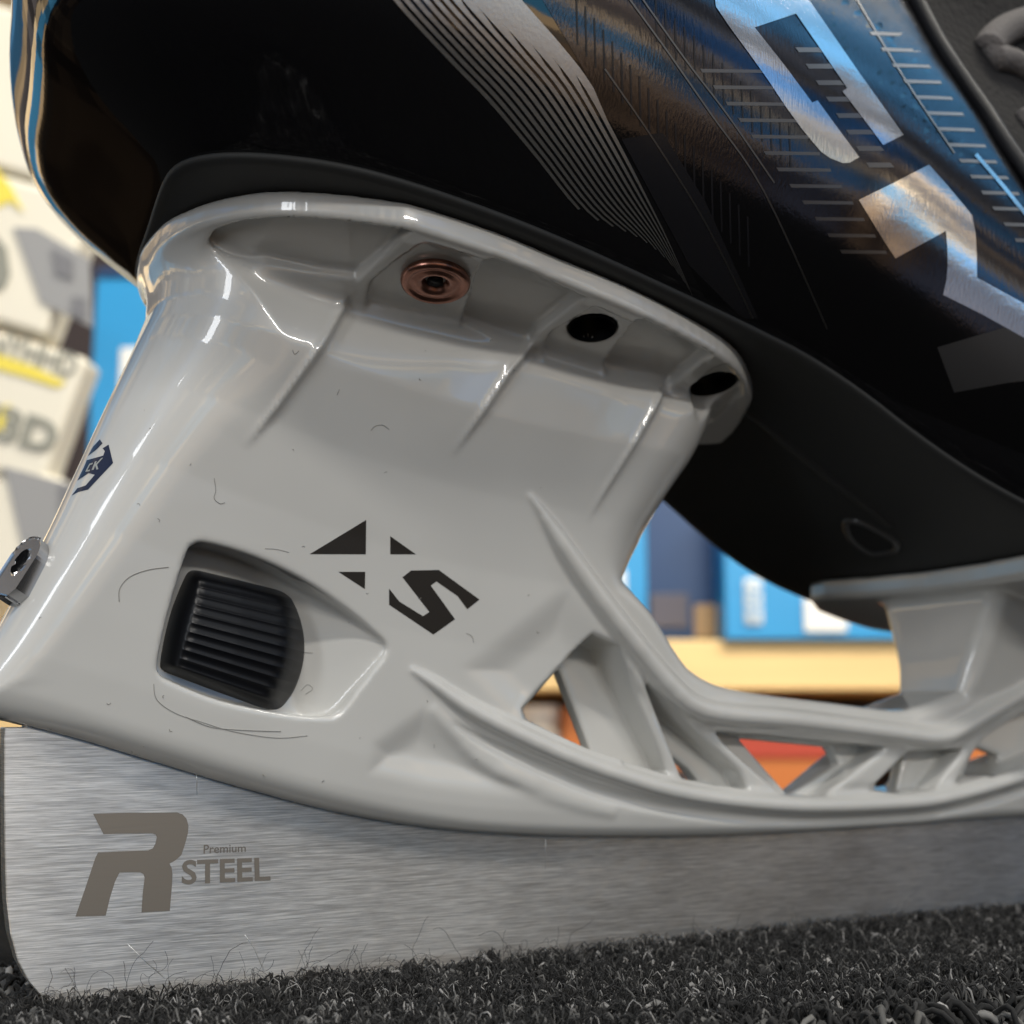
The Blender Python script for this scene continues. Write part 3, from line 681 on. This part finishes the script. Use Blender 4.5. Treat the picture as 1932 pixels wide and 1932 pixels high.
# arch slot moulded in the outsole, its inner shade painted as a black patch
cx = [(1596, 985), (1622, 984), (1660, 1002), (1686, 1018), (1690, 1035), (1662, 1042), (1640, 1040), (1606, 1016)]
P = []
for p in catmull(cx, 6, closed=True):
    hit = stree.ray_cast(Vector(CAM), Vector(ray(*p)).normalized())
    if hit[0] is not None: P.append(np.array(hit[0]))
if len(P) > 10:
    v, f = tube(P, .06, 10, closed=True); sl_ = obj('arch_vent', v, f, mat('satin_black_moulding', (.05, .05, .05), .28), sole)
    V, Fc = decal_mesh([cx], stree, .02); obj('vent_shade_patch', V, Fc, mat('vent_shade_black', (.003, .003, .003), .9), sole)
P = []
for p in catmull([(1400, 775), (1440, 800), (1500, 850), (1580, 912), (1650, 965), (1680, 990)], 6):
    hit = stree.ray_cast(Vector(CAM), Vector(ray(*p)).normalized())
    if hit[0] is not None: P.append(np.array(hit[0])+np.array([0, 0, .03]))
if len(P) > 4: v, f = tube(P, .10, 8); obj('arch_ridge', v, f, SOLE, sole)

# ---- prints on the boot
def z3(l): return [(1276.8+.3391*x, .3391*y) for x, y in l]
def bdecal(name, polys, m, off=.006, step=None, parent=None):
    V, Fc = decal_mesh(polys, btree, off, step)
    return obj(name, V, Fc, m, parent or shell)
bdecal('side_panel_print', [[(1000, -40), (1100, 130), (1172, 272), (1250, 400), (1330, 560), (1500, 640), (1700, 760), (1990, 880), (1990, 400), (1880, 250), (1760, 60), (1700, -40)]], PANEL, .004, 22)
# stripe band
Lc = catmull([(715, -40), (752, 12), (850, 118), (920, 190), (1005, 290), (1100, 405), (1200, 470), (1290, 545)], 8)
Rc = catmull([(950, -40), (990, 8), (1062, 90), (1115, 160), (1170, 262), (1215, 350), (1262, 450), (1306, 556)], 8)
NS = 13; polys = []
def bandpt(s, t):
    i = t*(len(Lc)-1); a = int(min(i, len(Lc)-2)); fr = i-a
    l_ = Lc[a]*(1-fr)+Lc[a+1]*fr; r_ = Rc[a]*(1-fr)+Rc[a+1]*fr; return l_*(1-s)+r_*s
for i in range(NS):
    s0 = i/NS; t1 = min(1., .70+.30*(i/(NS-1))**.8); t0g = max(0, (i-4)/(NS-4))*.52    # gap opens later on the right
    A = []; B = []
    for t in np.linspace(0, t1, 26):
        g = .42*sstep(t0g-.02, t0g+.05, t) + .22*sstep(.45, 1, t)
        A.append(bandpt(s0, t)); B.append(bandpt(s0+(1-g)/NS*(1.0 if g > 0 else 1.0)+(.0005 if g < .01 else 0), t))
    polys.append(A+B[::-1])
bdecal('silver_stripe_band', polys, STRIPE, .010, 9)
bdecal('faint_stripe_band', [[(1172, 262), (1250, 250), (1330, 380), (1430, 600), (1400, 600), (1300, 500)]], TICKD, .008, 16)
# the two big cut letters in silver foil
bdecal('silver_letter', [z3([(195, -90), (215, 40), (300, 165), (400, 300), (500, 440), (600, 590), (690, 715), (760, 800), (800, 845), (850, 880), (920, 908), (960, 905), (1012, 875), (900, 725), (780, 560), (750, 572), (600, 370), (430, 155), (660, 78), (800, 280), (945, 492), (918, 510), (1030, 655), (1145, 808), (1258, 752), (1000, 390), (710, -30), (670, -90)])], FOIL, .012, 14)
bdecal('silver_letter', [z3([(1010, 1112), (1200, 1020), (1400, 918), (1500, 1030), (1600, 1150), (1640, 1200), (1660, 1300), (1666, 1400), (1668, 1545), (1932, 1690), (2200, 1850), (2200, 2060), (1932, 1880), (1700, 1750), (1480, 1640), (1498, 1560), (1505, 1480), (1503, 1380), (1495, 1285), (1215, 1437), (1150, 1340)])], FOIL, .012, 14)
bdecal('grey_patch_print', [[(1768, 655), (1860, 628), (1990, 590), (1990, 712), (1900, 722), (1800, 740)]], mat('dull_grey_print', (.02, .02, .021), .4), .010, 14)
# tick pattern
tk = []
for i in range(12):                                    # horizontal grey ticks, right part
    y = 130+i*31; x0 = 1320+i*24; tk.append([(x0, y), (x0+120-3*i, y+2), (x0+122-3*i, y+8), (x0+4, y+7)])
for i in range(14):
    y = 60+i*30; x0 = 1640+i*21; tk.append([(x0, y), (x0+70, y+3), (x0+74, y+9), (x0+4, y+7)])
for i in range(8):
    y = 90+i*31; x0 = 1500+i*19; tk.append([(x0, y), (x0+46, y), (x0+54, y+9), (x0+6, y+9)])
bdecal('grey_tick_print', tk, TICK, .008, 16)
tk = []
for i in range(20):
    x = 1085+i*17; y0 = -10+i*22; tk.append([(x, y0), (x+3.5, y0), (x+6, y0+95), (x+2.5, y0+95)])
for i in range(15):
    x = 1235+i*18; y0 = 150+i*17; tk.append([(x, y0-150), (x+3, y0-150), (x+6, y0-70), (x+3, y0-70)])
bdecal('black_tick_print', tk, TICKD, .007, 16)
def polyline_px(l, w):
    P = catmull(np.array(l, float), 5); T = np.gradient(P, axis=0); T /= np.linalg.norm(T, axis=1)[:, None]; Nn = np.stack([-T[:, 1], T[:, 0]], 1)
    return list(P-Nn*w/2)+list((P+Nn*w/2)[::-1])
bdecal('pinstripe_print', [polyline_px(l, 3) for l in ([(1180, -10), (1260, 100), (1340, 215), (1440, 360), (1560, 620)], [(1205, -10), (1290, 110), (1370, 215), (1460, 345)], [(1140, 130), (1230, 260), (1330, 420), (1420, 600)], [(1610, -10), (1700, 140), (1800, 290)])], TICK, .012, 20)
bdecal('pinstripe_print', [polyline_px([(1840, 292), (1890, 350), (1950, 425)], 7)], FOIL, .014, 14)

# eyestay, liner and lace at the upper right of the boot
def on_boot(px, py, lift=0.):
    dr = Vector(ray(px, py)).normalized(); hit = btree.ray_cast(Vector(CAM), dr)
    return None if hit[0] is None else np.array(hit[0])-np.array(dr)*lift
edge = [(1690, -60), (1722, 10), (1765, 90), (1815, 165), (1850, 215), (1895, 285), (1990, 420)]
V, Fc = decal_mesh([[tuple(p) for p in catmull(edge, 4)]+[(2080, 420), (2080, -60)]], btree, .08, 12)
obj('boot_liner', V, Fc, FABRIC, shell)
P = [on_boot(x+10, y-4, .13) for x, y in catmull(edge, 6)]; P = [p for p in P if p is not None]
v, f = tube(P, .12, 12); obj('eyestay_edge', v, f, mat('black_eyestay', (.004, .0045, .006), .5, spec=.2, bump=[((900,)*3, .4, .02)]), shell)
P = [on_boot(x+52, y-16, .10) for x, y in catmull(edge, 6)]; P = [p for p in P if p is not None]
v, f = tube(P, .03, 8); obj('eyestay_stitching', v, f, mat('dark_grey_thread', (.03, .03, .033), .8, bump=[((1500,)*3, 1., .05)]), shell)
for l, r in (([(1862, 95), (1880, 70), (1925, 45), (1990, 40)], .26), ([(1870, 112), (1905, 118), (1960, 150), (2000, 190)], .24), ([(1925, 215), (1945, 240), (1990, 290)], .16)):
    P = [on_boot(x, y, .3) for x, y in catmull(l, 6)]; P = [p for p in P if p is not None]
    if len(P) > 3: v, f = tube(P, r, 14); obj('boot_lace', v, f, LACE, skate)

# ------------------------------------------------------------------ carpet
def nfield(x, y, s, seed):
    a = np.zeros_like(x); g = np.random.default_rng(seed)
    for k in range(14):
        th = g.uniform(0, 6.28); fr = s*g.uniform(.6, 1.7); a += np.sin(x*fr*math.cos(th)+y*fr*math.sin(th)+g.uniform(0, 6.28))
    return a/5.3
gx = np.concatenate([np.arange(-40, -4, 2.), np.arange(-4, 30, .12), np.arange(30, 60, 2.)]); gy = np.concatenate([np.arange(-27, -7, 2.), np.arange(-7, 3, .12), np.arange(3, 30, 1.5)])
X, Y = np.meshgrid(gx, gy, indexing='ij'); Z = -.16+.045*nfield(X, Y, 7., 3)+.03*nfield(X, Y, 18., 5)
v = np.stack([X.ravel(), Y.ravel(), Z.ravel()], 1); nxx, nyy = X.shape
ii, jj = np.meshgrid(np.arange(nxx-1), np.arange(nyy-1), indexing='ij'); a = (ii*nyy+jj).ravel()
f = np.stack([a, a+nyy, a+nyy+1, a+1], 1)
CARP = mat('charcoal_carpet', (.008, .008, .008), .95, spec=.1, bump=[((900,)*3, 1., .12), ((3000,)*3, .6, .05)], var=((700,)*3, .6, 3))
obj('carpet', v, f, CARP, None, kind='structure')
def fibres(n, seed, ymin, ymax, rad, hgt, loopr, xr=(-.5, 24)):
    g = np.random.default_rng(seed); NP = 7
    x = g.uniform(*xr, n); y = g.uniform(ymin, ymax, n); 
    base = -.16+.045*nfield(x, y, 7., 3)
    th = g.uniform(0, 6.28, n); L = loopr*g.uniform(.5, 1.5, n); Hh = hgt*g.uniform(.55, 1.35, n); ln = g.normal(0, .06, (n, 2)); t = np.linspace(0, 1, NP)
    cx_ = x[:, None]+L[:, None]*(t-.5)*np.cos(th)[:, None]+ln[:, :1]*np.sin(math.pi*t); cy_ = y[:, None]+L[:, None]*(t-.5)*np.sin(th)[:, None]+ln[:, 1:]*np.sin(math.pi*t)
    cz = base[:, None]+Hh[:, None]*np.sin(math.pi*t)**.75; P = np.stack([cx_, cy_, cz], 2)+g.normal(0, .012, (n, NP, 3))
    T = np.gradient(P, axis=1); T /= np.linalg.norm(T, axis=2)[:, :, None]+1e-9
    A = np.cross(T, np.array([.3, .2, .93])); A /= np.linalg.norm(A, axis=2)[:, :, None]+1e-9; B = np.cross(T, A)
    r = rad*g.uniform(.6, 1.3, n)[:, None, None]; K = 4; R_ = []
    for k in range(K): R_.append(P+r*(math.cos(2*math.pi*k/K)*A+math.sin(2*math.pi*k/K)*B))
    V = np.stack(R_, 2).reshape(n, NP*K, 3); q = []
    for s_ in range(NP-1):
        for k in range(K): q.append((s_*K+k, s_*K+(k+1) % K, (s_+1)*K+(k+1) % K, (s_+1)*K+k))
    Fq = (np.arange(n)[:, None, None]*NP*K+np.array(q)[None]).reshape(-1, 4); return V.reshape(-1, 3), Fq
parts = [fibres(4200, 1, -5.5, -.19, .042, .25, .40), fibres(24000, 2, -5., -.17, .012, .30, .24), fibres(12000, 12, -4., -.17, .006, .33, .26), fibres(6000, 4, .2, 3., .04, .22, .3), fibres(3000, 9, -4.5, -.17, .006, .36, .34)]
V = []; Fq = []; b = 0
for v, f in parts: V.append(v); Fq.append(f+b); b += len(v)
YARN = bpy.data.materials.new('wool_yarn'); YARN.use_nodes = True; t = YARN.node_tree; bs = t.nodes['Principled BSDF']; bs.inputs['Roughness'].default_value = .75
ge = N(t, 'ShaderNodeNewGeometry'); t.links.new(ramp(t, ge.outputs['Random Per Island'], [(0, (.004, .004, .004)), (.5, (.011, .011, .011)), (.8, (.036, .0355, .035)), (.94, (.14, .137, .13)), (1, (.36, .35, .34))]), bs.inputs['Base Color'])
bs.inputs['Sheen Weight'].default_value = .05; bs.inputs['Specular IOR Level'].default_value = .25
obj('carpet_pile', np.concatenate(V), np.concatenate(Fq), YARN, None, kind='stuff', label='looped charcoal wool pile of the carpet under the blade')
# stray hairs standing up against the steel
HAIR = mat('stray_wool', (.05, .045, .04), .8)
SV, SF = [], []
for i in range(230):
    px = rng.uniform(20, 1700); py = np.interp(px, [0, 100, 1932], [1880, 1868, 1700])+6
    p = at(px, py, -.22-rng.uniform(0, .25)); n = 9; P = [p+np.array([0, 0, -.15])]; hd = rng.uniform(0, 6.28); Ls = rng.choice([.025, .05, .085], p=[.55, .35, .1]); q = P[0].copy(); ang = rng.uniform(.9, 2.2); cur = rng.normal(0, .45)
    for k in range(n):
        ang += cur+rng.normal(0, .25); q = q+Ls*np.array([math.cos(ang), rng.normal(0, .15), abs(math.sin(ang)) if k < 5 else math.sin(ang)]); P.append(q.copy())
    P = catmull(P, 3); P[:, 1] = np.minimum(P[:, 1], -.18)
    addm(SV, SF, *tube(P, rng.uniform(.0018, .0034), 4, cap=False))
obj('stray_fibres', SV, SF, HAIR, None, kind='stuff', label='thin stray wool hairs curling up against the steel')

# ------------------------------------------------------------------ behind: shop shelf and boxes
vx = np.array([RT[0], RT[1], 0]); vy = np.array([math.sin(YAW), math.cos(YAW), 0]); vz = np.array([0, 0, 1.])
def slab(name, px0, px1, py0, py1, D, depth, m, parent=None, bev=.15, roll=0., **kw):
    a = atd(px0, py0, D); b_ = atd(px1, py1, D); c = (a+b_)/2
    w = abs((b_-a)@vx)/2; hgt = abs(a[2]-b_[2])/2; cr, sr = math.cos(roll), math.sin(roll)
    ax = vx*cr+vz*sr; az_ = vz*cr-vx*sr; v, f = box(c+vy*depth/2, (ax, vy, az_), (w, depth/2, hgt))
    o = obj(name, v, f, m, parent, smooth=False, **kw); 
    if bev: bevel(o, bev, 3)
    return o
WOOD = mat('pale_shelf_wood', (.80, .56, .25), .45, var=((3, 3, 60), .12, 3), bump=[((20, 20, 300), .1, .05)])
BLUE = mat('sky_blue_card', (.02, .27, .56), .35, var=((12,)*3, .05, 2))
NAVB = mat('navy_card', (.01, .045, .13), .4)
WHT = mat('white_card', (.80, .79, .74), .4); CREAM = mat('cream_card', (.70, .66, .55), .45, var=((8,)*3, .04, 2))
GREY = mat('grey_card', (.27, .27, .27), .5); GREYL = mat('pale_grey_print', (.24, .24, .20), .5); YEL = mat('yellow_print', (.75, .62, .08), .5)
ORA = mat('orange_card', (.50, .15, .03), .45); REDM = mat('red_card', (.42, .05, .025), .4); DARK = mat('dark_back_panel', (.035, .022, .02), .6); SKINB = mat('tan_card', (.40, .25, .12), .5)

D = 100
shelf = empty('display_shelf', tuple(atd(1200, 1300, D)*np.array([1, 1, 0])), label='pale wooden display shelf unit behind the skate', cat='shelf')
slab('shelf_board', 150, 2700, 1207, 1303, D, 40, WOOD, shelf, .25)
slab('shelf_board', 150, 2700, 1640, 1720, D, 40, WOOD, shelf, .25)
slab('back_panel', 150, 2700, -200, 1720, D+41, 2, DARK, shelf, 0)
slab('side_post', 2600, 2700, -200, 2200, D-1, 42, WOOD, shelf, .2)
slab('side_post', 330, 420, 1303, 2200, D-1, 42, WOOD, shelf, .2)

def carton(px0, px1, py0, m, label, D_=D, dep=20, py1=1206, roll=0.):
    c = atd((px0+px1)/2, py1, D_)
    r = empty('shoe_box', tuple(c), label=label, cat='box', group='blue boxes on the display shelf')
    slab('box_body', px0, px1, py0, py1, D_, dep, m, r, .12, roll)
    return r
bA = carton(182, 560, 520, BLUE, 'tall light blue box with white label, behind the heel of the skate', D-2)
slab('box_label', 226, 420, 655, 900, D-2.2, .3, WHT, bA, .2)
slab('box_flap', 182, 560, 505, 522, D-2.3, 20, NAVB, bA, .1)
bB = carton(1090, 1222, 820, BLUE, 'light blue box with white spot just right of the heel tower', D-3)
slab('box_label', 1150, 1182, 1075, 1160, D-3.3, .3, WHT, bB, .2)
bC = carton(1195, 1400, 800, NAVB, 'dark navy box with faded tan print between two light blue boxes', D+4)
slab('box_print', 1225, 1300, 1120, 1185, D+3.7, .3, mat('faint_grey_print', (.10, .09, .11), .6), bC, .1)
slab('box_print', 1310, 1375, 1140, 1204, D+3.6, .3, SKINB, bC, .1)
bD = carton(1362, 1760, 900, BLUE, 'light blue box with white upright lettering pill, under the arch of the boot', D-1)
pill = slab('lettering_pill', 1404, 1440, 1092, 1178, D-1.3, .3, WHT, bD, .7)
slab('box_label', 1516, 1600, 1128, 1193, D-1.3, .3, WHT, bD, .4)
V, Fc = text_on('HEAD', [(1435, 1170), (1435, 1100), (1409, 1100), (1409, 1170)], lambda x, y: atd(x, y, D-1.5)); obj('lettering', V, Fc, BLUE, bD, smooth=False)
# lower goods
for px0, px1, py0, m, lab, nm in ((960, 1070, 1345, CREAM, 'cream coloured jar on the lower shelf seen through the first opening', 'jar'), (1062, 1330, 1335, ORA, 'orange carton on the lower shelf beside the cream jar', 'carton'),
                             (1380, 1600, 1390, REDM, 'red topped orange carton on the lower shelf seen through the middle opening', 'carton'), (1780, 1900, 1400, ORA, 'small orange carton at the right end of the lower shelf', 'carton')):
    r = empty(nm, tuple(atd((px0+px1)/2, 1640, D)), label=lab, cat=nm)
    if nm == 'jar':
        c = atd(1015, 1640, D+5); hz = (1640-1345)/F*D
        v, f = lathe([(1.9, 0), (2.2, .3), (2.2, hz*.8), (1.7, hz*.92), (1.6, hz)], c, (0, 0, 1), 32); obj('jar_body', v, f, m, r)
        v, f = lathe([(1.75, hz*.93), (1.75, hz+.6), (1.5, hz+.7)], c, (0, 0, 1), 32); obj('jar_lid', v, f, WHT, r)
    else:
        slab('box_body', px0, px1, py0, 1638, D+3, 14, ORA if m is REDM else m, r, .15)
        if m is REDM: slab('box_lid', px0-3, px1+3, py0-4, py0+40, D+2.7, 14.6, REDM, r, .1)
        slab('box_print', px0+px1-1395-20 if m is REDM else px0+60, px1-25, 1450, 1560, D+2.8, .3, DARK, r, 0)

# white product packs close on the left
D2 = 62; rl = math.radians(-17)
ramp_obj = empty('product_stand', tuple(atd(60, 1120, D2)), label='pale wooden ledge carrying the tilted white packs at the far left', cat='ledge')
slab('ledge_board', -260, 78, 1092, 1410, D2, 14, WOOD, ramp_obj, .2)
def pack(quad_c, w, hgt, label, name='product_pack', D_=D2):
    c = atd(*quad_c, D_); r = empty(name, tuple(c), label=label, cat='package', group='white product packs left of the skate')
    cr, sr = math.cos(rl), math.sin(rl); ax = vx*cr+vz*sr; az_ = vz*cr-vx*sr
    v, f = box(c+vy*1.2, (ax, vy, az_), (w/2, 1.2, hgt/2)); o = obj('pack_body', v, f, CREAM, r, smooth=False); bevel(o, .35, 4); return r, o, c, ax, az_
k = D2/F
def onpack(px, py, off=.08, D_=D2): p = atd(px, py, D_); return p-vy*off
def packpoly(name, polys, m, r, off=.08, th=.06):
    for P in polys:
        P = [onpack(*p, off) for p in P]; n = len(P); v = P+[p+vy*th for p in P]
        f = [tuple(range(n)), tuple(range(2*n-1, n-1, -1))]+[(i, n+i, n+(i+1) % n, (i+1) % n) for i in range(n)]
        o = obj(name, v, f, m, r, smooth=False)
r1, o1, *_ = pack((-85, 745), 440*k, 290*k, 'upper tilted white pack with grey lettering and yellow streaks')
packpoly('yellow_streak', [[(-30, 660), (0, 668), (60, 690), (125, 722), (110, 732), (50, 712), (-30, 690)], [(-40, 790), (0, 770), (20, 762), (5, 815), (-40, 840)]], YEL, r1)
def tilt_text(s, bl, w, hgt, m, r, bold=.03, off=.10):
    cr, sr = math.cos(-rl), math.sin(-rl); b0 = np.array(bl, float); ex = np.array([cr, sr])*w; ey = np.array([sr, -cr])*hgt
    V, Fc = text_on(s, [b0, b0+ex, b0+ex+ey, b0+ey], lambda x, y: onpack(x, y, off), bold); obj('lettering', V, Fc, m, r, smooth=False)
tilt_text('HUNYHHD', (-90, 645), 240, 46, GREYL, r1, .02)
tilt_text('M3D', (-78, 808), 185, 66, GREYL, r1, .05)
r2_, o2_, *_ = pack((-40, 455), 380*k, 290*k, 'top white pack with grey panel, nearest the boot heel')
packpoly('grey_panel', [[(26, 430), (70, 432), (170, 490), (175, 618), (78, 572)]], GREY, r2_)
packpoly('dark_print', [[(100, 470), (140, 490), (140, 530), (108, 520)], [(140, 560), (165, 565), (165, 605), (135, 595)]], mat('mid_grey_print', (.16, .16, .17), .5), r2_, .16)
packpoly('lettering', [[(-10, 440), (14, 470), (20, 520), (10, 545), (-10, 550)]], GREYL, r2_, .1)
r3, o3, *_ = pack((-90, 1010), 340*k, 330*k, 'bottom white pack with wide grey panel, beside the steel heel tab')
packpoly('grey_panel', [[(8, 880), (175, 925), (160, 1080), (50, 1060)]], GREY, r3)
packpoly('dark_print', [[(115, 915), (145, 925), (140, 990), (118, 985)]], mat('mid_grey_ink', (.16, .16, .17), .5), r3, .16)
# pack behind top left corner
r4, o4, *_ = pack((-40, 150), 380*k, 330*k, 'white pack with yellow flash at the top left corner')
packpoly('yellow_streak', [[(-20, 300), (20, 350), (45, 400), (20, 380), (-20, 400)]], YEL, r4)
